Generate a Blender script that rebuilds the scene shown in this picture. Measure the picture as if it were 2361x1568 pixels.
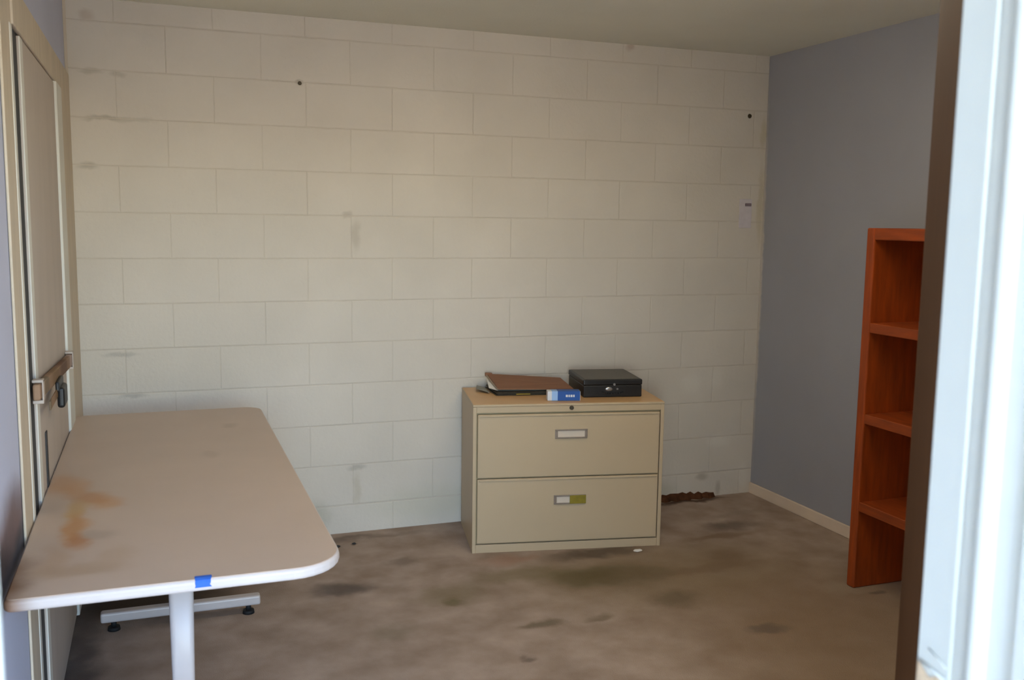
import bpy, bmesh, math, random
from mathutils import Vector, Matrix
random.seed(7)
for o in list(bpy.data.objects): bpy.data.objects.remove(o, do_unlink=True)
S = bpy.context.scene
COL = S.collection
R = math.radians

# ------------------------------------------------------------------ camera
YAW, PITCH, ROLL = R(20.5), R(-7.15), R(0.79)
EYE = Vector((-3.201, -4.569, 1.550))
fw = Vector((math.sin(YAW)*math.cos(PITCH), math.cos(YAW)*math.cos(PITCH), math.sin(PITCH)))
r0 = Vector((math.cos(YAW), -math.sin(YAW), 0)); u0 = r0.cross(fw)
rt = r0*math.cos(ROLL) + u0*math.sin(ROLL); up = u0*math.cos(ROLL) - r0*math.sin(ROLL)
cam = bpy.data.cameras.new('camera'); camo = bpy.data.objects.new('camera', cam); COL.objects.link(camo)
camo.matrix_world = Matrix(((rt.x, up.x, -fw.x, EYE.x), (rt.y, up.y, -fw.y, EYE.y), (rt.z, up.z, -fw.z, EYE.z), (0, 0, 0, 1)))
cam.sensor_width = 23.6; cam.lens = 2200/2361*23.6; cam.clip_start = 0.02
cam.dof.use_dof = True; cam.dof.focus_distance = 3.9; cam.dof.aperture_fstop = 3.5
S.camera = camo

# ------------------------------------------------------------------ sky, sun, exposure
world = bpy.data.worlds.new('sky'); S.world = world; world.use_nodes = True
wn = world.node_tree
sky = wn.nodes.new('ShaderNodeTexSky'); sky.sky_type = 'NISHITA'
sky.sun_disc = False; sky.sun_elevation = R(60); sky.sun_rotation = R(60); sky.air_density = 1.0; sky.dust_density = 0.4; sky.ozone_density = 2.0
wn.links.new(sky.outputs[0], wn.nodes['Background'].inputs[0])
wn.nodes['Background'].inputs[1].default_value = 1.9
sun = bpy.data.lights.new('sun', 'SUN'); sun.energy = 15.0; sun.angle = R(0.6); sun.color = (1.0, 0.93, 0.82)
suno = bpy.data.objects.new('sun', sun); COL.objects.link(suno)
suno.rotation_euler = Vector((-0.42, -0.25, -0.87)).to_track_quat('-Z', 'Y').to_euler()
S.view_settings.view_transform = 'Standard'; S.view_settings.look = 'None'
S.view_settings.exposure = 1.06; S.view_settings.gamma = 1.0; S.view_settings.use_curve_mapping = False
# sky portal in the open doorway (guides sampling only, gives no light of its own)
pl = bpy.data.lights.new('door_portal', 'AREA'); pl.shape = 'RECTANGLE'; pl.size = 0.88; pl.size_y = 2.05
pl.cycles.is_portal = True
plo = bpy.data.objects.new('door_portal', pl); COL.objects.link(plo)
plo.location = (-2.88, -3.97, 1.02); plo.rotation_euler = (R(90), 0, 0)

# ------------------------------------------------------------------ materials
def C(r, g, b):
    f = lambda c: (c/255/12.92 if c/255 <= .04045 else ((c/255+.055)/1.055)**2.4)
    return (f(r), f(g), f(b), 1)
def mat(name, col, rough=.6, var=.0, vscale=4., bump=0., bscale=200., metallic=0., spec=.4, blobs=(), coord='obj', distort=.0, dscale=6., stretch=None, var2=None):
    """procedural paint / cloth / wood; blobs = (x,y,z, rx,ry,rz, colour, strength) stains, patches and painted shade placed on the surface"""
    m = bpy.data.materials.new(name); m.use_nodes = True; t = m.node_tree; N = t.nodes; L = t.links
    b = N['Principled BSDF']; b.inputs['Roughness'].default_value = rough; b.inputs['Metallic'].default_value = metallic
    b.inputs['Specular IOR Level'].default_value = spec
    if coord == 'obj': src = N.new('ShaderNodeTexCoord').outputs['Object']
    else: src = N.new('ShaderNodeNewGeometry').outputs['Position']
    vec = src
    if stretch:
        mp = N.new('ShaderNodeMapping'); L.new(src, mp.inputs[0]); mp.inputs['Scale'].default_value = stretch; vec = mp.outputs[0]
    out = None
    rgb = N.new('ShaderNodeRGB'); rgb.outputs[0].default_value = col; out = rgb.outputs[0]
    if var:
        n = N.new('ShaderNodeTexNoise'); n.inputs['Scale'].default_value = vscale; n.inputs['Detail'].default_value = 5; L.new(vec, n.inputs['Vector'])
        mr = N.new('ShaderNodeMapRange'); mr.inputs[1].default_value = .3; mr.inputs[2].default_value = .7
        mr.inputs[3].default_value = 0; mr.inputs[4].default_value = 1; L.new(n.outputs[0], mr.inputs[0])
        mx = N.new('ShaderNodeMix'); mx.data_type = 'RGBA'; L.new(mr.outputs[0], mx.inputs[0])
        lo = tuple(c*(1-var) for c in col[:3])+(1,); hi = tuple(min(1, c*(1+var)) for c in col[:3])+(1,)
        if var2: lo, hi = var2
        mx.inputs[6].default_value = lo; mx.inputs[7].default_value = hi; out = mx.outputs[2]
    if blobs:
        p = src
        if distort:
            dn = N.new('ShaderNodeTexNoise'); dn.inputs['Scale'].default_value = dscale; dn.inputs['Detail'].default_value = 4; L.new(src, dn.inputs['Vector'])
            sb = N.new('ShaderNodeVectorMath'); sb.operation = 'SUBTRACT'; L.new(dn.outputs['Color'], sb.inputs[0]); sb.inputs[1].default_value = (.5, .5, .5)
            sc = N.new('ShaderNodeVectorMath'); sc.operation = 'SCALE'; L.new(sb.outputs[0], sc.inputs[0]); sc.inputs['Scale'].default_value = distort
            ad = N.new('ShaderNodeVectorMath'); ad.operation = 'ADD'; L.new(src, ad.inputs[0]); L.new(sc.outputs[0], ad.inputs[1]); p = ad.outputs[0]
        for (x, y, z, rx, ry, rz, bc, st) in blobs:
            s1 = N.new('ShaderNodeVectorMath'); s1.operation = 'SUBTRACT'; L.new(p, s1.inputs[0]); s1.inputs[1].default_value = (x, y, z)
            s2 = N.new('ShaderNodeVectorMath'); s2.operation = 'DIVIDE'; L.new(s1.outputs[0], s2.inputs[0]); s2.inputs[1].default_value = (rx, ry, rz)
            s3 = N.new('ShaderNodeVectorMath'); s3.operation = 'LENGTH'; L.new(s2.outputs[0], s3.inputs[0])
            mr = N.new('ShaderNodeMapRange'); mr.interpolation_type = 'SMOOTHSTEP'; mr.inputs[1].default_value = .25; mr.inputs[2].default_value = 1
            mr.inputs[3].default_value = st; mr.inputs[4].default_value = 0; L.new(s3.outputs['Value'], mr.inputs[0])
            mx = N.new('ShaderNodeMix'); mx.data_type = 'RGBA'; L.new(mr.outputs[0], mx.inputs[0]); L.new(out, mx.inputs[6]); mx.inputs[7].default_value = bc; out = mx.outputs[2]
    L.new(out, b.inputs['Base Color'])
    if bump:
        n = N.new('ShaderNodeTexNoise'); n.inputs['Scale'].default_value = bscale; n.inputs['Detail'].default_value = 4; L.new(vec, n.inputs['Vector'])
        bp = N.new('ShaderNodeBump'); bp.inputs['Strength'].default_value = bump; bp.inputs['Distance'].default_value = .004; L.new(n.outputs[0], bp.inputs['Height']); L.new(bp.outputs[0], b.inputs['Normal'])
    return m

DIRT = C(96, 84, 66); B9 = 9.0
M = {}
wall_blobs = [
    (-2.554, 0, 2.163, .022, B9, .02, C(120, 105, 85), 0.45),
    (-3.40, 0, 1.965, .09, B9, .018, C(140, 132, 112), 0.33), (-3.30, 0, 1.965, .16, B9, .018, C(150, 142, 122), 0.27),
    (-3.44, 0, 2.16, .06, B9, .02, C(140, 132, 112), 0.33), (-3.33, 0, 2.155, .05, B9, .02, C(140, 132, 112), 0.30),
    (-3.46, 0, 1.76, .06, B9, .022, C(130, 122, 104), 0.36), (-3.45, 0, 2.39, .05, B9, .04, C(150, 120, 95), 0.30),
    (-3.36, 0, .93, .10, B9, .014, C(110, 108, 104), 0.30), (-3.32, 0, .745, .08, B9, .016, C(110, 108, 104), 0.33),
    (-2.30, 0, 1.47, .035, B9, .10, C(150, 138, 118), 0.30), (-2.34, 0, 1.57, .035, B9, .02, C(130, 118, 100), 0.30),
    (-2.30, 0, .33, .07, B9, .022, C(110, 106, 92), 0.33), (-2.50, 0, .10, .10, B9, .10, C(150, 150, 128), 0.33),
    (-2.30, 0, .22, .03, B9, .12, C(165, 152, 122), 0.30), (-1.90, 0, .12, .5, B9, .13, C(178, 176, 150), 0.27),
    (-.42, 0, .66, .10, B9, .07, C(218, 210, 198), 0.48), (-.27, 0, .68, .08, B9, .10, C(218, 210, 198), 0.42),
    (-.23, 0, .32, .10, B9, .05, C(218, 210, 198), 0.51), (-.33, 0, .12, .05, B9, .03, C(130, 116, 92), 0.39),
    (-.22, 0, .04, .03, B9, .06, C(120, 104, 84), 0.36), (-.60, 0, .06, .14, B9, .08, C(150, 148, 118), 0.30),
    (-.06, 0, .10, .05, B9, .12, C(218, 210, 198), 0.36), (-.86, 0, 2.455, .04, B9, .035, C(140, 95, 75), 0.36),
    (-.02, 0, 1.65, .03, B9, .3, C(165, 145, 85), 0.30), (-.02, 0, 2.05, .025, B9, .12, C(165, 150, 90), 0.30),
]
PAINT = C(207, 197, 184)
M['block'] = mat('painted_block', PAINT, .62, .05, 2.2, .55, 55, blobs=wall_blobs, coord='pos', distort=.05, dscale=14, spec=.3)
M['mortar'] = mat('painted_mortar', C(197, 186, 171), .75, .08, 5, .4, 90, coord='pos', spec=.2)
M['ceiling'] = mat('ceiling_paint', C(232, 228, 211), .8, .04, 1.5, .3, 120, coord='pos', spec=.2)
M['grey_wall'] = mat('grey_wall_paint', C(160, 159, 164), .6, .035, 2, .15, 150, coord='pos', distort=.03, dscale=18, spec=.3,
    blobs=[(0, .0, 1.2, B9, .03, 1.3, PAINT, 0.9)])
M['left_wall'] = mat('lavender_wall_paint', C(188, 190, 210), .6, .03, 2, .15, 150, coord='pos', distort=.08, dscale=7, spec=.3,
    blobs=[(-3.54, -2.15, .80, B9, .50, .15, C(95, 62, 44), .85), (-3.54, -2.36, .76, B9, .40, .11, C(36, 30, 38), .95), (-3.54, -1.98, .735, B9, .36, .07, C(52, 54, 60), .85)])  # brown and near-black patches on the wall along the table edge
M['front_wall'] = mat('front_wall_paint', C(206, 198, 184), .7, .04, 3, .3, 90, coord='pos', spec=.2)
M['baseboard'] = mat('baseboard_paint', C(226, 206, 184), .5, .05, 6, .1, 60, coord='pos')
OL = C(106, 94, 64); DK = C(94, 82, 74); BR = C(126, 102, 80)
floor_blobs = [
    (-3.28, -.60, 0, .62, .32, B9, C(56, 48, 44), .9), (-3.5, -1.5, 0, .12, 1.4, B9, C(64, 58, 56), .7),  # first blob paints the table's shade on the carpet under its far end
    (-.75, -1.9, 0, 1.0, 1.5, B9, C(134, 110, 86), .75), (-1.15, -.95, 0, .9, .55, B9, C(140, 120, 92), .6),
    (-1.50, -.90, 0, .24, .18, B9, OL, .75), (-1.30, -.95, 0, .34, .20, B9, C(98, 84, 56), .6), (-1.75, -.80, 0, .30, .12, B9, C(118, 106, 72), .5),
    (-2.10, -.99, 0, .08, .06, B9, OL, .6), (-2.08, -.92, 0, .22, .16, B9, C(120, 108, 74), .45),
    (-2.51, -.72, 0, .20, .11, B9, C(78, 70, 66), .7), (-2.19, -.50, 0, .10, .07, B9, DK, .4), (-1.84, -1.31, 0, .12, .05, B9, C(88, 78, 54), .6), (-1.60, -1.32, 0, .10, .05, B9, C(88, 78, 54), .5),
    (-.46, -.50, 0, .22, .10, B9, DK, .65), (-.30, -.34, 0, .3, .05, B9, C(150, 136, 122), .35), (-.62, -.62, 0, .30, .05, B9, BR, .6), (-.90, -1.0, 0, .40, .06, B9, BR, .5),
    (-1.02, -1.63, 0, .14, .05, B9, DK, .55), (-1.23, -1.25, 0, .16, .14, B9, C(92, 78, 56), .5), (-.72, -.90, 0, .14, .14, B9, BR, .5),
    (-1.30, -.66, 0, .34, .10, B9, C(80, 66, 52), .7), (-1.72, -.60, 0, .18, .10, B9, C(170, 128, 108), .4),
    (-.45, -.04, 0, .34, .05, B9, C(66, 40, 24), .85), (-.46, -1.38, 0, .16, .08, B9, C(160, 142, 124), .5), (-.36, -1.46, 0, .05, .03, B9, C(70, 60, 54), .5),
    (-2.43, -.19, 0, .03, .02, B9, C(40, 34, 30), .7), (-2.35, -.17, 0, .03, .02, B9, C(40, 34, 30), .6), (-1.62, -.02, 0, .12, .10, B9, C(120, 100, 66), .5),
    (-2.0, -1.55, 0, .05, .03, B9, DK, .6), (-2.4, -1.2, 0, .15, .1, B9, C(110, 98, 74), .4), (-2.7, -.1, 0, 1.0, .05, B9, C(90, 80, 74), .5),
]
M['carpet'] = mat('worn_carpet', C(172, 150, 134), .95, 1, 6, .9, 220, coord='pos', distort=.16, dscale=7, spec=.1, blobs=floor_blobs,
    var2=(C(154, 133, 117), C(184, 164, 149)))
M['carpet_edge'] = mat('rotted_edge', C(84, 52, 32), .95, .25, 30, .8, 120, spec=.1)
M['concrete'] = mat('concrete', C(192, 182, 166), .9, .08, 2, .5, 60, coord='pos', spec=.2)
M['jamb'] = mat('white_gloss_paint', C(172, 178, 180), .35, .015, 8, .08, 40, spec=.45)
M['bare'] = mat('bare_weathered_wood', C(176, 158, 138), .8, .2, 30, .5, 80, stretch=(6, 6, 1))
M['door_brown'] = mat('brown_door', C(78, 48, 24), .8, .2, 10, .1, 60, spec=.1, stretch=(6, 6, .6))
M['casing'] = mat('tan_casing', C(198, 182, 160), .55, .08, 6, .15, 50, stretch=(4, 4, .7), blobs=[])
M['bead'] = mat('white_bead', C(216, 212, 202), .5, .05, 6, .1, 50)
M['leaf'] = mat('door_panel_paint', C(186, 172, 160), .55, .05, 3, .1, 60, stretch=(3, 3, .6))
M['dark_gap'] = mat('dark_gap', C(62, 60, 60), .8, .1, 8)
M['bar'] = mat('rusty_bar', C(150, 118, 92), .7, .2, 14, .4, 80, coord='pos', distort=.03, dscale=20,
    blobs=[(-3.5, -1.05, 1.03, B9, .24, .3, C(92, 58, 32), .9), (-3.5, -1.32, 1.04, B9, .18, .3, C(112, 84, 48), .8), (-3.5, -1.58, 1.05, B9, .10, .3, C(80, 78, 58), .6), (-3.5, -.72, 1.0, B9, .14, .3, C(176, 156, 150), .8)])
M['black'] = mat('black_metal', C(20, 20, 22), .45, .2, 20, spec=.5)
M['cab'] = mat('putty_enamel', C(187, 165, 134), .42, .025, 2, .06, 300, spec=.45)
M['cab_top'] = mat('orange_brown_cabinet_top', C(204, 164, 116), .42, .06, 5, .06, 200, spec=.45, blobs=[(.45, .2, .708, .5, .25, 1, C(186, 138, 92), .5)])  # top is more orange-brown than the putty body
M['cab_gap'] = mat('cabinet_shadow_gap', C(160, 144, 110), .6)
M['chrome'] = mat('brushed_metal', C(172, 160, 150), .32, .05, 60, metallic=.75)
M['card'] = mat('label_card', C(206, 190, 172), .7, .03, 20)
M['olive'] = mat('olive_label', C(132, 116, 30), .7, .15, 40)
M['folder'] = mat('brown_folder', C(134, 92, 66), .7, .10, 8, .2, 90, stretch=(1, 5, 1))
M['folder_dark'] = mat('dark_folder', C(62, 54, 42), .7, .15, 10)
M['paper'] = mat('paper', C(216, 208, 198), .8, .06, 14)
M['paper_old'] = mat('aged_paper', C(164, 140, 116), .8, .1, 14)
M['paper_grey'] = mat('grey_paper', C(138, 136, 126), .8, .1, 14)
M['yellow'] = mat('yellowed_tab', C(150, 128, 54), .8, .1, 30)
M['box_black'] = mat('black_box_paint', C(24, 23, 24), .38, .15, 20, .15, 120, spec=.5)
M['box_top'] = mat('black_box_lid', C(66, 60, 52), .42, .12, 20, .15, 120, spec=.5)
M['silver'] = mat('silver_latch', C(170, 170, 172), .3, .05, 40, metallic=.8)
M['blue'] = mat('blue_print', C(30, 82, 158), .5, .06, 30)
M['blue_mark'] = mat('pale_blue_print', C(150, 184, 228), .5)
M['white_card'] = mat('white_carton', C(216, 216, 220), .6, .04, 20)
STN = C(186, 132, 78)
M['laminate'] = mat('tan_laminate', C(190, 168, 150), .38, .03, 5, .05, 120, distort=.09, dscale=9, spec=.4, coord='pos', blobs=[
    (-3.49, -1.46, .737, .06, .16, 1, STN, .5), (-3.44, -1.54, .737, .06, .14, 1, STN, .6), (-3.39, -1.64, .737, .07, .10, 1, C(178, 122, 70), .7), (-3.35, -1.70, .737, .06, .09, 1, STN, .6),
    (-3.425, -1.76, .737, .045, .15, 1, C(190, 152, 96), .75), (-3.415, -1.92, .737, .04, .18, 1, STN, .8), (-3.40, -2.03, .737, .04, .09, 1, C(172, 112, 62), .75),
    (-3.35, -1.99, .737, .06, .05, 1, C(152, 134, 118), .5), (-3.45, -2.16, .737, .05, .16, 1, C(176, 146, 118), .55), (-3.38, -2.24, .737, .14, .06, 1, C(168, 140, 112), .6), (-3.31, -2.16, .737, .06, .10, 1, C(170, 142, 114), .4),
    (-3.56, -2.28, .737, .11, .26, 1, C(120, 84, 56), .95), (-2.95, -.75, .737, .05, .05, 1, C(160, 140, 120), .5), (-3.05, -1.2, .737, .05, .06, 1, C(160, 140, 122), .4)])
M['edge_white'] = mat('white_edge_band', C(203, 192, 188), .45, .03, 10, spec=.3, coord='pos', blobs=[(-3.55, -2.38, .72, .10, .4, 1, C(120, 84, 56), .95)])
M['underside'] = mat('brown_underside', C(122, 86, 60), .8, .12, 20)
M['leg_white'] = mat('white_leg_enamel', C(190, 180, 177), .4, .03, 10, spec=.45)
M['rubber'] = mat('black_rubber', C(24, 24, 26), .7)
M['tape'] = mat('blue_tape', C(40, 96, 190), .6, .08, 30)
M['shelf_wood'] = mat('red_brown_wood', C(146, 60, 8), .55, .25, 9, .08, 60, stretch=(5, 5, .7), spec=.45)
M['shelf_flat'] = mat('red_brown_wood_shelf', C(138, 57, 9), .55, .25, 9, .08, 60, stretch=(5, .7, 5), spec=.45)
M['plate'] = mat('pale_wall_plate', C(206, 196, 198), .5, .04, 30)
M['steel_dark'] = mat('dark_screw', C(74, 64, 50), .5, .1, 30, metallic=.4)
M['nub'] = mat('grey_nub', C(132, 116, 122), .5)
M['scrap'] = mat('white_scrap', C(226, 220, 212), .8, .05, 40)

# ------------------------------------------------------------------ mesh helpers
def new_obj(name, bm, m, parent=None, loc=None, smooth=False):
    me = bpy.data.meshes.new(name); bm.normal_update(); bm.to_mesh(me); bm.free()
    for mm in (m if isinstance(m, (list, tuple)) else [m]): me.materials.append(M[mm])
    if smooth:
        for p in me.polygons: p.use_smooth = True
    o = bpy.data.objects.new(name, me); COL.objects.link(o)
    if parent: o.parent = parent
    if loc: o.location = loc
    return o
def add_box(bm, x0, x1, y0, y1, z0, z1, bev=0., seg=2, mi=0):
    t = bmesh.new(); bmesh.ops.create_cube(t, size=1)
    for v in t.verts: v.co = Vector(((x0+x1)/2+v.co.x*(x1-x0), (y0+y1)/2+v.co.y*(y1-y0), (z0+z1)/2+v.co.z*(z1-z0)))
    if bev: bmesh.ops.bevel(t, geom=t.edges[:], offset=bev, segments=seg, profile=.5, affect='EDGES')
    merge(bm, t, mi)
def merge(bm, t, mi=0):
    vm = {v: bm.verts.new(v.co) for v in t.verts}
    for f in t.faces:
        try:
            nf = bm.faces.new([vm[v] for v in f.verts]); nf.material_index = mi; nf.smooth = f.smooth
        except ValueError: pass
    t.free()
def box(name, x0, x1, y0, y1, z0, z1, m, parent=None, bev=.0, seg=2):
    bm = bmesh.new(); add_box(bm, x0, x1, y0, y1, z0, z1, bev, seg); return new_obj(name, bm, m, parent)
def add_cyl(bm, a, b, ra, rb, n=20, mi=0, smooth=True):
    a, b = Vector(a), Vector(b); d = (b-a).normalized()
    e = d.orthogonal().normalized(); g = d.cross(e)
    A = [bm.verts.new(a+(e*math.cos(2*math.pi*i/n)+g*math.sin(2*math.pi*i/n))*ra) for i in range(n)]
    B = [bm.verts.new(b+(e*math.cos(2*math.pi*i/n)+g*math.sin(2*math.pi*i/n))*rb) for i in range(n)]
    for i in range(n):
        f = bm.faces.new((A[i], A[(i+1) % n], B[(i+1) % n], B[i])); f.smooth = smooth; f.material_index = mi
    bm.faces.new(A[::-1]).material_index = mi; bm.faces.new(B).material_index = mi
def prism(name, pts, z0, z1, m, parent=None, loc=None, bev=0., seg=3):
    bm = bmesh.new(); A = [bm.verts.new((x, y, z0)) for x, y in pts]; B = [bm.verts.new((x, y, z1)) for x, y in pts]; n = len(pts)
    bm.faces.new(A[::-1]); bm.faces.new(B)
    for i in range(n): bm.faces.new((A[i], A[(i+1) % n], B[(i+1) % n], B[i]))
    bmesh.ops.recalc_face_normals(bm, faces=bm.faces[:])
    if bev:
        ed = [e for e in bm.edges if abs(e.verts[0].co.z-e.verts[1].co.z) < 1e-6]
        bmesh.ops.bevel(bm, geom=ed, offset=bev, segments=seg, profile=.5, affect='EDGES')
    return new_obj(name, bm, m, parent, loc)
def empty(name, loc=(0, 0, 0), rz=0):
    o = bpy.data.objects.new(name, None); o.empty_display_size = .1; COL.objects.link(o); o.location = loc; o.rotation_euler = (0, 0, rz); return o
def tag(o, label, cat, group=None):
    o['label'] = label; o['category'] = cat
    if group: o['group'] = group
    return o
def struct(o, label=None, cat=None):
    o['kind'] = 'structure'
    if label: o['label'] = label
    if cat: o['category'] = cat
    return o
def rrect(x0, x1, y0, y1, rs, n=8):
    """rounded rectangle, rs = radii at (x0,y0),(x1,y0),(x1,y1),(x0,y1)"""
    pts = []
    for (cx, cy, a0, r) in ((x0+rs[0], y0+rs[0], 180, rs[0]), (x1-rs[1], y0+rs[1], 270, rs[1]), (x1-rs[2], y1-rs[2], 0, rs[2]), (x0+rs[3], y1-rs[3], 90, rs[3])):
        for i in range(n+1): a = R(a0+90*i/n); pts.append((cx+r*math.cos(a), cy+r*math.sin(a)))
    return pts

# ------------------------------------------------------------------ the setting
H = 2.463; XL = -3.537; YF = -3.80; YO = -3.95
DL, DR, DH = -3.317, -2.437, 2.06              # door opening in the front wall
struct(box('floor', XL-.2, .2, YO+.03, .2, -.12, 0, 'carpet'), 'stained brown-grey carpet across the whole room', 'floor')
struct(box('ceiling', XL-.2, .2, YO, .2, H, H+.15, 'ceiling'), 'plain cream painted ceiling', 'ceiling')
wb = struct(box('wall_back', XL-.2, .2, .0024, .2, -.12, H+.15, 'mortar'), 'cream painted concrete block wall at the back of the room', 'wall')
struct(box('wall_right', 0, .2, YO, .2, -.12, H+.15, 'grey_wall'), 'smooth grey-blue painted wall on the right', 'wall')
struct(box('wall_left', XL-.2, XL, YO, .2, -.12, H+.15, 'left_wall'), 'pale lavender-grey painted wall on the left with dark patches above the table', 'wall')
bm = bmesh.new()
add_box(bm, XL-.2, DL-.03, YO, YF, -.12, H+.15); add_box(bm, DR+.03, .2, YO, YF, -.12, H+.15); add_box(bm, DL-.03, DR+.03, YO, YF, DH+.03, H+.15)
struct(new_obj('wall_front', bm, 'front_wall'), 'wall around the open doorway nearest the camera', 'wall')
g = box('ground', -14, 10, -16, YO+.03, -.14, -.02, 'concrete'); struct(g, 'concrete ground outside the doorway', 'ground')

struct(box('added_wing_wall', -4.2, -3.95, -5.9, YO, -.12, 2.62, 'front_wall'), 'added wing wall outside, unseen, shading the right jamb', 'wall')  # unseen wall added to keep skylight off the right jamb
struct(box('added_shade_roof', -4.2, .2, -5.9, YO, 2.55, 2.62, 'front_wall'), 'added roof outside the doorway, unseen, shading the jambs', 'roof')  # unseen roof added to cut the high sky reaching the jambs

# concrete blocks, one object each, running bond
def block_mesh(x0, x1, z0, z1):
    bm = bmesh.new(); s, d = .004, .0012; yb = .006
    w, h = x1-x0, z1-z0
    o = [(0, d, 0), (w, d, 0), (w, d, h), (0, d, h)]; i_ = [(s, 0, s), (w-s, 0, s), (w-s, 0, h-s), (s, 0, h-s)]; k = [(0, yb, 0), (w, yb, 0), (w, yb, h), (0, yb, h)]
    O = [bm.verts.new(p) for p in o]; I = [bm.verts.new(p) for p in i_]; K = [bm.verts.new(p) for p in k]
    bm.faces.new(I); bm.faces.new(K[::-1])
    for j in range(4):
        bm.faces.new((O[j], O[(j+1) % 4], I[(j+1) % 4], I[j])); bm.faces.new((K[j], K[(j+1) % 4], O[(j+1) % 4], O[j]))
    bmesh.ops.recalc_face_normals(bm, faces=bm.faces[:])
    me = bpy.data.meshes.new('block'); bm.to_mesh(me); bm.free(); me.materials.append(M['block']); return me
cache = {}
CH, CW, JZ, JX = .2025, .407, .004, .0018
for k in range(-1, 12):
    z0 = max(0, .143+CH*k); z1 = min(H, .143+CH*(k+1))
    if z1-z0 < .01: continue
    x = (-.085 if k % 2 else -.285); edges = [0.0]
    while x > XL: edges.append(x); x -= CW
    edges.append(XL)
    for a, b in zip(edges[1:], edges[:-1]):
        key = (round(b-a, 3), round(z1-z0, 3))
        if key not in cache: cache[key] = block_mesh(0, b-a-JX, 0, z1-z0-(JZ if z1 < H else 0))
        o = bpy.data.objects.new('block', cache[key]); COL.objects.link(o); o.parent = wb
        o.location = (a+JX/2, random.uniform(-.0006, .0006), z0+(JZ/2 if z0 > 0 else 0))

bb = box('baseboard_right', -.014, -.0005, -3.79, -.0005, 0, .062, 'baseboard', bev=.004)
struct(bb, 'cream baseboard along the grey wall', 'baseboard')

# white frame of the open doorway: each jamb is a stepped moulding
df = struct(empty('door_1', (0, 0, 0)), 'open doorway with white painted jambs and a brown door swung inward', 'door')
def jamb(side):
    s = 1 if side == 'r' else -1; x = DR if side == 'r' else DL
    prof = [(0, YF), (0, -3.842), (.003, -3.844), (.003, -3.848), (0, -3.850), (0, -3.866)]
    prof += [(.0-.010*math.sin(R(a)), -3.877+.011*math.cos(R(a))) for a in range(15, 166, 15)]
    prof += [(0, -3.889), (.002, -3.905), (.002, -3.920), (-.006, -3.924), (-.006, -3.985), (.10, -3.985), (.10, YO), (.029, YO), (.029, YF)]
    pts = [(x+s*px, py) for px, py in prof]
    z0 = .0
    j = prism('jamb', pts, z0, DH+.03, 'jamb', df)
    return j
jr = jamb('r'); jl = jamb('l')
box('head_jamb', DL, DR, -3.94, YF, DH, DH+.029, 'jamb', df, .002)
# weathered patch where the paint has come off the right jamb, sliver of paint curling over it
bm = bmesh.new()
vs = [bm.verts.new(p) for p in ((-.0012, YF-.001, .90), (-.0012, -3.841, .90), (-.0012, -3.841, 1.074), (-.0012, -3.832, 1.078), (-.0012, -3.818, 1.070), (-.0012, YF-.001, 1.082))]
ws = [bm.verts.new(v.co+Vector((.003, 0, 0))) for v in vs]
bm.faces.new(vs); bm.faces.new(ws[::-1])
for i in range(6): bm.faces.new((vs[i], vs[(i+1) % 6], ws[(i+1) % 6], ws[i]))
bmesh.ops.recalc_face_normals(bm, faces=bm.faces[:])
new_obj('bare_wood_patch', bm, 'bare', df, (DR, 0, 0))
bm = bmesh.new()
add_cyl(bm, (-.002, -3.841, 1.077), (-.002, YF-.004, 1.084), .002, .002, 8)
add_cyl(bm, (-.0015, -3.841, 1.090), (-.0015, -3.815, 1.102), .0014, .0007, 8)
new_obj('peeling_paint', bm, 'jamb', df, (DR, 0, 0))
# brown door leaf swung inward, seen almost edge on
lf = empty('door_leaf', (-2.425, -3.79, 0)); lf.parent = df; lf.rotation_euler = (0, 0, R(90-42))
box('leaf_panel', .005, .80, -.04, 0, .01, 2.04, 'door_brown', lf, .003)

# barred door in the left wall
d2 = struct(empty('door_2', (XL, 0, 0)), 'closed pale door in the left wall, barred by a rusty bar', 'door')
box('casing', .001, .008, -1.95, -1.76, 0, 2.14, 'casing', d2, .003)
box('casing', .001, .014, -.46, -.012, 0, 2.14, 'casing', d2, .004)
box('casing', .001, .0138, -1.76, -.46, 2.03, 2.14, 'casing', d2, .004)
box('jamb_gap_shade', .0006, .0016, -1.76, -.46, .0, 2.03, 'dark_gap', d2)  # dark sheet paints the shade in the recess beside the leaf
box('stop_bead', .001, .010, -1.80, -1.76, 0, 2.03, 'bead', d2, .003)
box('stop_bead', .001, .018, -.66, -.46, 0, 2.03, 'bead', d2, .004)
dl = box('door_leaf', .0016, .009, -1.62, -.665, .015, 2.025, 'leaf', d2, .002)
box('stile', .007, .0105, -1.62, -1.56, .015, 2.025, 'bead', dl, .0015)
box('latch_rod', .009, .013, -1.46, -1.425, .50, .90, 'dark_gap', dl, .0015)
sl = math.atan2(.06, 1.06)                      # the bar has sagged towards the far jamb
bar = box('door_bar', .0145, .034, -.55, .54, -.022, .022, 'bar', d2, .005); bar.location = (0, -1.20, 1.040); bar.rotation_euler = (-sl, 0, 0)
for y, z in ((-1.70, 1.068), (-.70, 1.012)):
    bm = bmesh.new(); add_box(bm, .010, .038, y-.016, y+.016, z+.024, z+.032, .002); add_box(bm, .010, .038, y-.016, y+.016, z-.034, z-.024, .002); add_box(bm, .0345, .038, y-.016, y+.016, z-.03, z+.03, .001)
    new_obj('bracket', bm, 'leaf', d2)
bm = bmesh.new(); add_box(bm, .036, .058, -1.345, -1.235, .950, 1.015, .009, 3); add_box(bm, .034, .046, -1.36, -1.22, 1.005, 1.035, .004)
new_obj('padlock', bm, 'black', d2)
box('hasp', .0345, .039, -1.56, -1.30, .985, 1.012, 'bar', d2, .002)
struct(box('trim_1', XL+.0005, XL+.012, -.011, -.0005, 0, H, 'casing'), 'thin tan strip in the back left corner', 'trim')

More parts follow.
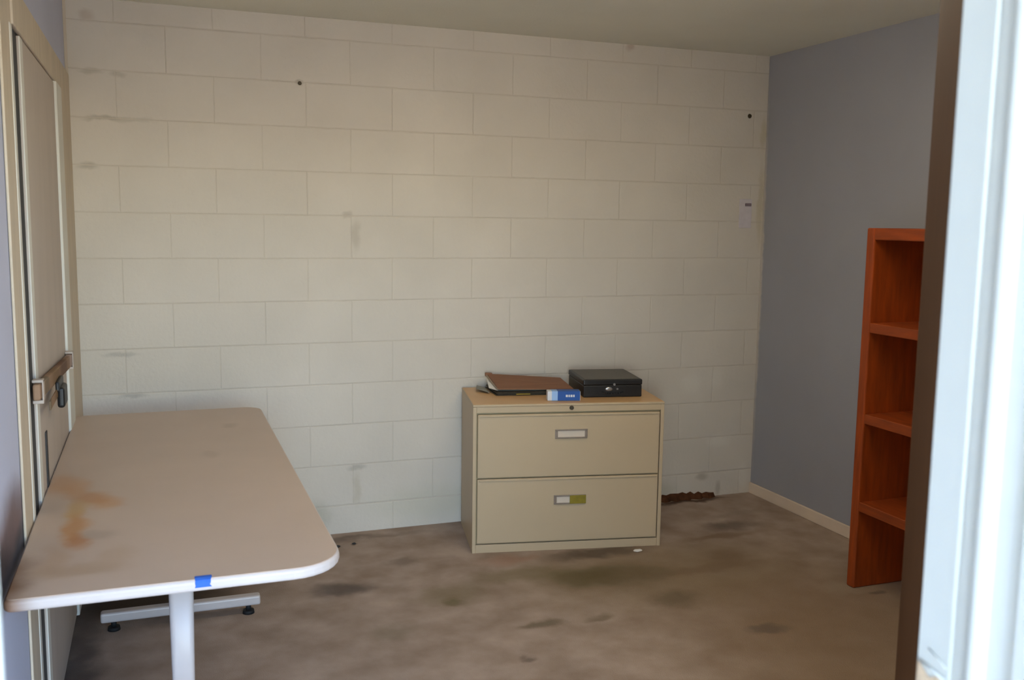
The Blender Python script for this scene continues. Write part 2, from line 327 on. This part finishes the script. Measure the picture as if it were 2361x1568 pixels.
# surface-mounted fluorescent fixture, unseen overhead, added for warm fill light
lamp = tag(empty('added_ceiling_light', (-1.58, -2.05, H), R(90)), 'added fluorescent ceiling light, unseen, giving warm fill above the room', 'light')
box('added_light_housing', -.09, .09, -.62, .62, -.045, -.0005, 'leg_white', lamp, .004)
bm = bmesh.new(); prof = [(-.11, -.046), (-.125, -.075), (-.11, -.115), (-.06, -.128), (.06, -.128), (.11, -.115), (.125, -.075), (.11, -.046)]
e0 = [bm.verts.new((x, -.61, z)) for x, z in prof]; e1 = [bm.verts.new((x, .61, z)) for x, z in prof]
bm.faces.new(e0); bm.faces.new(e1[::-1])
for i in range(8): bm.faces.new((e0[i], e1[i], e1[(i+1) % 8], e0[(i+1) % 8]))
bmesh.ops.recalc_face_normals(bm, faces=bm.faces[:])
lm = bpy.data.materials.new('added_light_diffuser'); lm.use_nodes = True; M['added_diffuser'] = lm
pb = lm.node_tree.nodes['Principled BSDF']; pb.inputs['Base Color'].default_value = (.8, .8, .8, 1)
pb.inputs['Emission Color'].default_value = (1.0, .90, .69, 1); pb.inputs['Emission Strength'].default_value = 7.2
new_obj('added_diffuser', bm, 'added_diffuser', lamp)

# ------------------------------------------------------------------ table
tb = tag(empty('work_table', (-3.16, -1.385, 0)), 'long tan laminate table with white edge, stained, against the left wall', 'table')
TX0, TX1, TY0, TY1, TZ = -3.527, -2.795, -2.392, -.385, .737
off = tb.location
def loc_pts(pts): return [(x-off.x, y-off.y) for x, y in pts]
top = prism('tabletop', loc_pts(rrect(TX0+.006, TX1-.006, TY0+.006, TY1-.006, (.014, .12, .07, .03))), .7345, TZ, 'laminate', tb)
band = prism('edge_band', loc_pts(rrect(TX0, TX1, TY0, TY1, (.02, .126, .075, .035))), .7085, .7362, 'edge_white', tb, bev=.009)
prism('underside_board', loc_pts(rrect(TX0+.10, TX1-.10, TY0+.14, TY1-.14, (.02, .04, .04, .02))), .688, .7088, 'underside', tb, bev=.006)
for y in (-2.0, -.84):
    bm = bmesh.new()   # tapered column
    A = rrect(-.026, .026, -.021, .021, (.012,)*4, 4); B = rrect(-.032, .032, -.026, .026, (.014,)*4, 4); n = len(A)
    va = [bm.verts.new((x, yy, .072)) for x, yy in A]; vb = [bm.verts.new((x, yy, .66)) for x, yy in B]
    bm.faces.new(va[::-1]); bm.faces.new(vb)
    for i in range(n): bm.faces.new((va[i], va[(i+1) % n], vb[(i+1) % n], vb[i])).smooth = True
    bmesh.ops.recalc_face_normals(bm, faces=bm.faces[:])
    leg = new_obj('leg', bm, 'leg_white', tb, (-3.165-off.x, y-off.y, 0))
    pl_ = box('mounting_plate', -.20, .20, -.035, .035, .655, .688, 'leg_white', leg, .004)
    bm = bmesh.new(); add_box(bm, -.27, .31, -.022, .022, .036, .074, .008, 3)
    ft = new_obj('foot', bm, 'leg_white', tb, (-3.165-off.x, y-off.y, 0))
    for gx in (-.225, .265):
        bm = bmesh.new(); add_cyl(bm, (gx, 0, 0.0005), (gx, 0, .014), .023, .021); add_cyl(bm, (gx, 0, .014), (gx, 0, .036), .010, .010, 12)
        new_obj('glide', bm, 'rubber', ft)
bm = bmesh.new()
prof = [(TY0+.022, .7378), (TY0+.010, .7378), (TY0+.002, .7345), (TY0-.0012, .729), (TY0-.0012, .724), (TY0-.0012, .719)]
rows = []
for s in (0, 1):
    pr = [(y-(.0009 if s else 0), z+(.0009 if s else 0)) for y, z in prof]
    for x in (-3.138, -3.106): rows.append([bm.verts.new((x+random.uniform(-.003, .003), y, z)) for y, z in pr])
a0, a1, b0, b1 = rows; n = len(prof)
for i in range(n-1):
    bm.faces.new((a0[i], a1[i], a1[i+1], a0[i+1])); bm.faces.new((b0[i], b0[i+1], b1[i+1], b1[i]))
    bm.faces.new((a0[i], a0[i+1], b0[i+1], b0[i])); bm.faces.new((a1[i], b1[i], b1[i+1], a1[i+1]))
bm.faces.new((a0[0], b0[0], b1[0], a1[0])); bm.faces.new((a0[-1], a1[-1], b1[-1], b0[-1]))
bmesh.ops.recalc_face_normals(bm, faces=bm.faces[:])
tag(new_obj('masking_tape', bm, 'tape'), 'small piece of blue tape on the near white edge of the table', 'tape')

# ------------------------------------------------------------------ file cabinet
CA = R(-11.07); CB = Vector((-1.857, -.478, 0)); CWD, CDP, CHT = .914, .461, .708
cb = tag(empty('file_cabinet', CB, CA), 'putty beige two-drawer lateral file cabinet against the block wall', 'cabinet')
bm = bmesh.new()
add_box(bm, 0, .017, 0.0, CDP, .0, CHT-.012, .002); add_box(bm, CWD-.017, CWD, 0.0, CDP, .0, CHT-.012, .002)
add_box(bm, .017, CWD-.017, CDP-.012, CDP, .0, CHT-.012); add_box(bm, .017, CWD-.017, 0.002, CDP-.012, .0, .040, .002)
add_box(bm, .017, CWD-.017, .001, .03, .668, CHT-.012, .001)
new_obj('body', bm, 'cab', cb)
box('inner_gap', .017, CWD-.017, .016, .03, .040, .668, 'cab_gap', cb)
box('top_panel', -.001, CWD+.001, -.002, CDP, CHT-.012, CHT-.0008, 'cab', cb, .003)
box('top_surface', .003, CWD-.003, .003, CDP-.004, CHT-.0012, CHT, 'cab_top', cb)
def drawer(z0, z1, hz, half):
    dr = box('drawer', .022, CWD-.022, -.003, .014, z0, z1, 'cab', cb, .0035)
    x0, x1 = .385, .540; h0, h1 = hz-.022, hz+.022; t = .007
    bm = bmesh.new()
    add_box(bm, x0, x1, -.010, -.003, h0, h0+t, .0015); add_box(bm, x0, x1, -.010, -.003, h1-t, h1, .0015)
    add_box(bm, x0, x0+t+.006, -.010, -.003, h0+t, h1-t, .001); add_box(bm, x1-t-.006, x1, -.010, -.003, h0+t, h1-t, .001)
    lh = new_obj('label_holder', bm, 'chrome', dr)
    if half:
        box('label_card', x0+.008, x0+.078, -.0055, -.003, h0+t, h1-t, 'card', dr)
        box('olive_label', x0+.076, x1-.001, -.0112, -.010, h0+.002, h1-.002, 'olive', dr)['label'] = 'olive yellow label over the right half of the holder'
    else: box('label_card', x0+.008, x1-.008, -.0055, -.003, h0+t, h1-t, 'card', dr)
    # finger lip along the top of the drawer front
    box('pull_lip', .03, CWD-.03, -.0075, -.003, z1-.010, z1-.003, 'cab', dr, .002)
drawer(.361, .660, .564, False); drawer(.047, .355, .248, True)
bm = bmesh.new(); add_cyl(bm, (.463, .001, .686), (.463, -.006, .686), .0105, .0095, 20); add_box(bm, .4615, .4645, -.0066, -.005, .679, .693)
new_obj('lock', bm, 'steel_dark', cb)

def cabpt(x, y, z=CHT):
    return CB + Vector((math.cos(CA)*x-math.sin(CA)*y, math.sin(CA)*x+math.cos(CA)*y, z))
# black cash box
bxo = tag(empty('cash_box', cabpt(.695, .295, CHT+.0005), CA), 'black metal lock box with silver latch on top of the file cabinet', 'box')
box('box_body', -.145, .145, -.165, .160, 0, .058, 'box_black', bxo, .004)
lid = box('lid', -.147, .147, -.167, .162, .0585, .086, 'box_black', bxo, .006, 3)
box('lid_top', -.136, .136, -.156, .151, .0855, .0872, 'box_top', lid, .0006)
bm = bmesh.new(); t = bmesh.new(); bmesh.ops.create_uvsphere(t, u_segments=20, v_segments=10, radius=1)
for v in t.verts: v.co = Vector((v.co.x*.019-.020, v.co.y*.005-.1655, v.co.z*.010+.040))
for f in t.faces: f.smooth = True
merge(bm, t); new_obj('latch', bm, 'silver', bxo)
bm = bmesh.new(); add_cyl(bm, (.006, -.165, .062), (.006, -.1695, .062), .007, .006, 16); add_cyl(bm, (.022, -.164, .040), (.022, -.168, .040), .005, .005, 14)
new_obj('keyhole', bm, 'silver', bxo)
bm = bmesh.new()
P0 = None
for i in range(13):
    a = math.pi*i/12; p = (-.055*math.cos(a), -.167-.006*math.sin(a), .030-.012*math.sin(a))
    if P0: add_cyl(bm, P0, p, .0025, .0025, 8)
    P0 = p
new_obj('handle', bm, 'black', bxo)

# small blue and white carton
ca = tag(empty('small_carton', cabpt(.440, .083, CHT+.0005), CA+R(-4)), 'small blue and white carton lying in front of the folders', 'carton')
box('carton_body', -.078, .078, -.026, .026, 0, .045, 'white_card', ca, .002)
box('blue_panel', -.030, .076, -.0268, .0268, .0008, .0458, 'blue', ca, .001)
box('pale_blue_panel', -.058, -.030, -.0266, .0266, .0006, .0456, 'blue_mark', ca, .0005)
bm = bmesh.new()
for i, (x0, x1) in enumerate(((.008, .018), (.021, .028), (.031, .040), (.043, .050))): add_box(bm, x0, x1, -.0274, -.0266, .018, .029)
new_obj('printed_mark', bm, 'white_card', ca)

# folders and papers
def sheet(name, pts, th, m, loc, rz):
    """slab with a top given by four corners (x, y, z of the top), thickness th downwards"""
    bm = bmesh.new(); A = [bm.verts.new((x, y, z)) for x, y, z in pts]; B = [bm.verts.new((x, y, z-th)) for x, y, z in pts]
    bm.faces.new(A); bm.faces.new(B[::-1])
    for i in range(4): bm.faces.new((A[i], B[i], B[(i+1) % 4], A[(i+1) % 4]))
    bmesh.ops.recalc_face_normals(bm, faces=bm.faces[:])
    bmesh.ops.bevel(bm, geom=bm.edges[:], offset=min(.0025, th*.35), segments=2, profile=.5, affect='EDGES')
    o = new_obj(name, bm, m); o.location = loc; o.rotation_euler = (0, 0, rz); return o
L0 = cabpt(0, 0, CHT)
dk = tag(empty('dark_folder', L0, CA), 'thin dark folder lying flat under the brown folder on the cabinet', 'folder')
for nm, pts, th, m in (
    ('cover', [(.140, .214, .0135), (.522, .216, .0135), (.505, .440, .0135), (.118, .446, .0135)], .003, 'folder_dark'),
    ('back_cover', [(.138, .212, .0036), (.524, .214, .0036), (.506, .442, .0036), (.116, .448, .0036)], .003, 'folder_dark'),
    ('contents', [(.146, .219, .0102), (.516, .221, .0102), (.500, .436, .0102), (.124, .441, .0102)], .0064, 'folder_dark'),
    ('tab', [(.235, .207, .0095), (.305, .207, .0095), (.305, .2185, .0095), (.235, .2185, .0095)], .005, 'yellow')):
    sheet(nm, pts, th, m, (0, 0, 0), 0).parent = dk
fo = tag(empty('expanding_folder', L0 + Vector((0, 0, .014)), CA), 'brown paper folder lying tilted on top of the stack on the cabinet', 'folder')
for nm, pts, th, m in (
    ('cover', [(.150, .222, .020), (.522, .222, .015), (.502, .437, .034), (.125, .445, .058)], .005, 'folder'),
    ('paper_block', [(.146, .240, .0160), (.514, .240, .0115), (.494, .430, .028), (.118, .438, .052)], .006, 'paper_old'),
    ('rear_spine', [(.116, .434, .063), (.150, .434, .062), (.150, .449, .062), (.113, .450, .064)], .018, 'folder'),
    ('back_cover', [(.148, .222, .0032), (.520, .222, .0032), (.502, .437, .0034), (.122, .445, .0034)], .003, 'folder_dark'),
    ('inner_papers', [(.150, .250, .006), (.510, .250, .005), (.496, .428, .018), (.128, .436, .040)], .0018, 'paper_grey'),
    ('loose_sheet', [(.112, .285, .013), (.150, .238, .0085), (.150, .400, .028), (.116, .395, .038)], .0015, 'paper')):
    sheet(nm, pts, th, m, (0, 0, 0), 0).parent = fo
gp = sheet('grey_sheet', [(.055, .330, .018), (.112, .262, .010), (.110, .400, .010), (.070, .425, .017)], .003, 'paper_grey', L0, CA)
tag(gp, 'curled grey sheet sticking out left of the folders', 'paper')
# ------------------------------------------------------------------ bookshelf
SX0, SX1 = -.434, -.118; SY1 = -1.352; SY0 = SY1-.92; SH = 1.540; T = .046
bk = tag(empty('bookshelf', ((SX0+SX1)/2, (SY0+SY1)/2, 0)), 'red-brown wooden bookshelf with empty shelves near the grey wall', 'bookshelf')
bo = bk.location
def sb(name, x0, x1, y0, y1, z0, z1, m, bev=.004):
    return box(name, x0-bo.x, x1-bo.x, y0-bo.y, y1-bo.y, z0, z1, m, bk, bev)
sb('side_panel', SX0, SX1, SY1-T, SY1, 0, SH-.001, 'shelf_wood', .006); sb('side_panel', SX0, SX1, SY0, SY0+T, 0, SH-.001, 'shelf_wood', .006)
sb('top_board', SX0+.001, SX1, SY0+T, SY1-T, SH-.050, SH-.002, 'shelf_flat', .004)
sb('back_panel', SX1-.010, SX1, SY0+T, SY1-T, .02, SH-.050, 'shelf_wood', .001)
for z1 in (1.148, .763, .383): sb('shelf', SX0+.003, SX1-.010, SY0+T, SY1-T, z1-.042, z1, 'shelf_flat', .003)

# ------------------------------------------------------------------ small things
wp_ = tag(empty('wall_plate', (-.115, -.0005, 1.61)), 'small pale wall plate on the block wall near the grey wall', 'plate')
prism('plate', [(x, z) for x, z in rrect(-.044, .036, -.085, .075, (.006,)*4, 3)], 0, .005, 'plate', wp_, bev=.002)
wp_.rotation_euler = (R(90), 0, 0)
bm = bmesh.new(); add_box(bm, -.010, .026, .036, .052, .004, .016, .003); new_obj('switch_nub', bm, 'nub', wp_)
def screw(x, z, r, label):
    bm = bmesh.new(); add_cyl(bm, (0, 0.0, 0), (0, -.006, 0), r, r*.8, 16); add_box(bm, -r*.6, r*.6, -.0066, -.0055, -r*.12, r*.12)
    tag(new_obj('wall_screw', bm, 'steel_dark', None, (x, -.0007, z)), label, 'screw', 'screws in the block wall')
screw(-.117, 2.136, .0125, 'dark round screw head in the block wall above the pale plate')
screw(-2.554, 2.163, .009, 'small dark screw head high on the left half of the block wall')
# torn, rotted edge lying along the base of the back wall
bm = bmesh.new(); xs = [-.66+.41*i/16 for i in range(17)]; A, B, Cc, D = [], [], [], []
for i, x in enumerate(xs):
    h = .010+.022*abs(math.sin(i*1.7))*math.sin(math.pi*min(1, (i+2)/18)); d = .020+.014*math.sin(i*2.3)
    A.append(bm.verts.new((x, -.003, .001))); B.append(bm.verts.new((x, -.003, h+.012))); Cc.append(bm.verts.new((x, -.003-d*.6, h*.8+.006))); D.append(bm.verts.new((x, -.012-d, .001)))
for i in range(16):
    for U, V in ((A, B), (B, Cc), (Cc, D), (D, A)): bm.faces.new((U[i], U[i+1], V[i+1], V[i]))
bm.faces.new((A[0], B[0], Cc[0], D[0])); bm.faces.new((A[-1], D[-1], Cc[-1], B[-1])); bmesh.ops.recalc_face_normals(bm, faces=bm.faces[:])
tag(new_obj('rotted_strip', bm, 'carpet_edge'), 'dark rotted strip along the wall base beside the file cabinet', 'debris')
def scrap(name, x, y, r, m, label, cat, flat=.3):
    bm = bmesh.new(); t = bmesh.new(); bmesh.ops.create_icosphere(t, subdivisions=2, radius=1)
    for v in t.verts:
        k = random.uniform(.7, 1.1); v.co = Vector((v.co.x*r*1.5*k, v.co.y*r*k, max(v.co.z, -.6)*r*flat*k))
    zmin = min(v.co.z for v in t.verts)
    for v in t.verts: v.co.z -= zmin
    merge(bm, t); tag(new_obj(name, bm, m, None, (x, y, .0005)), label, cat)
scrap('paper_scrap', -1.10, -.69, .016, 'scrap', 'tiny white paper scrap on the carpet in front of the cabinet', 'paper', .35)
scrap('carpet_crumb', -2.435, -.194, .011, 'black', 'dark crumb on the carpet nearest the table corner', 'debris', .5)
scrap('carpet_crumb', -2.352, -.172, .008, 'black', 'smaller dark crumb on the carpet by the block wall', 'debris', .5)
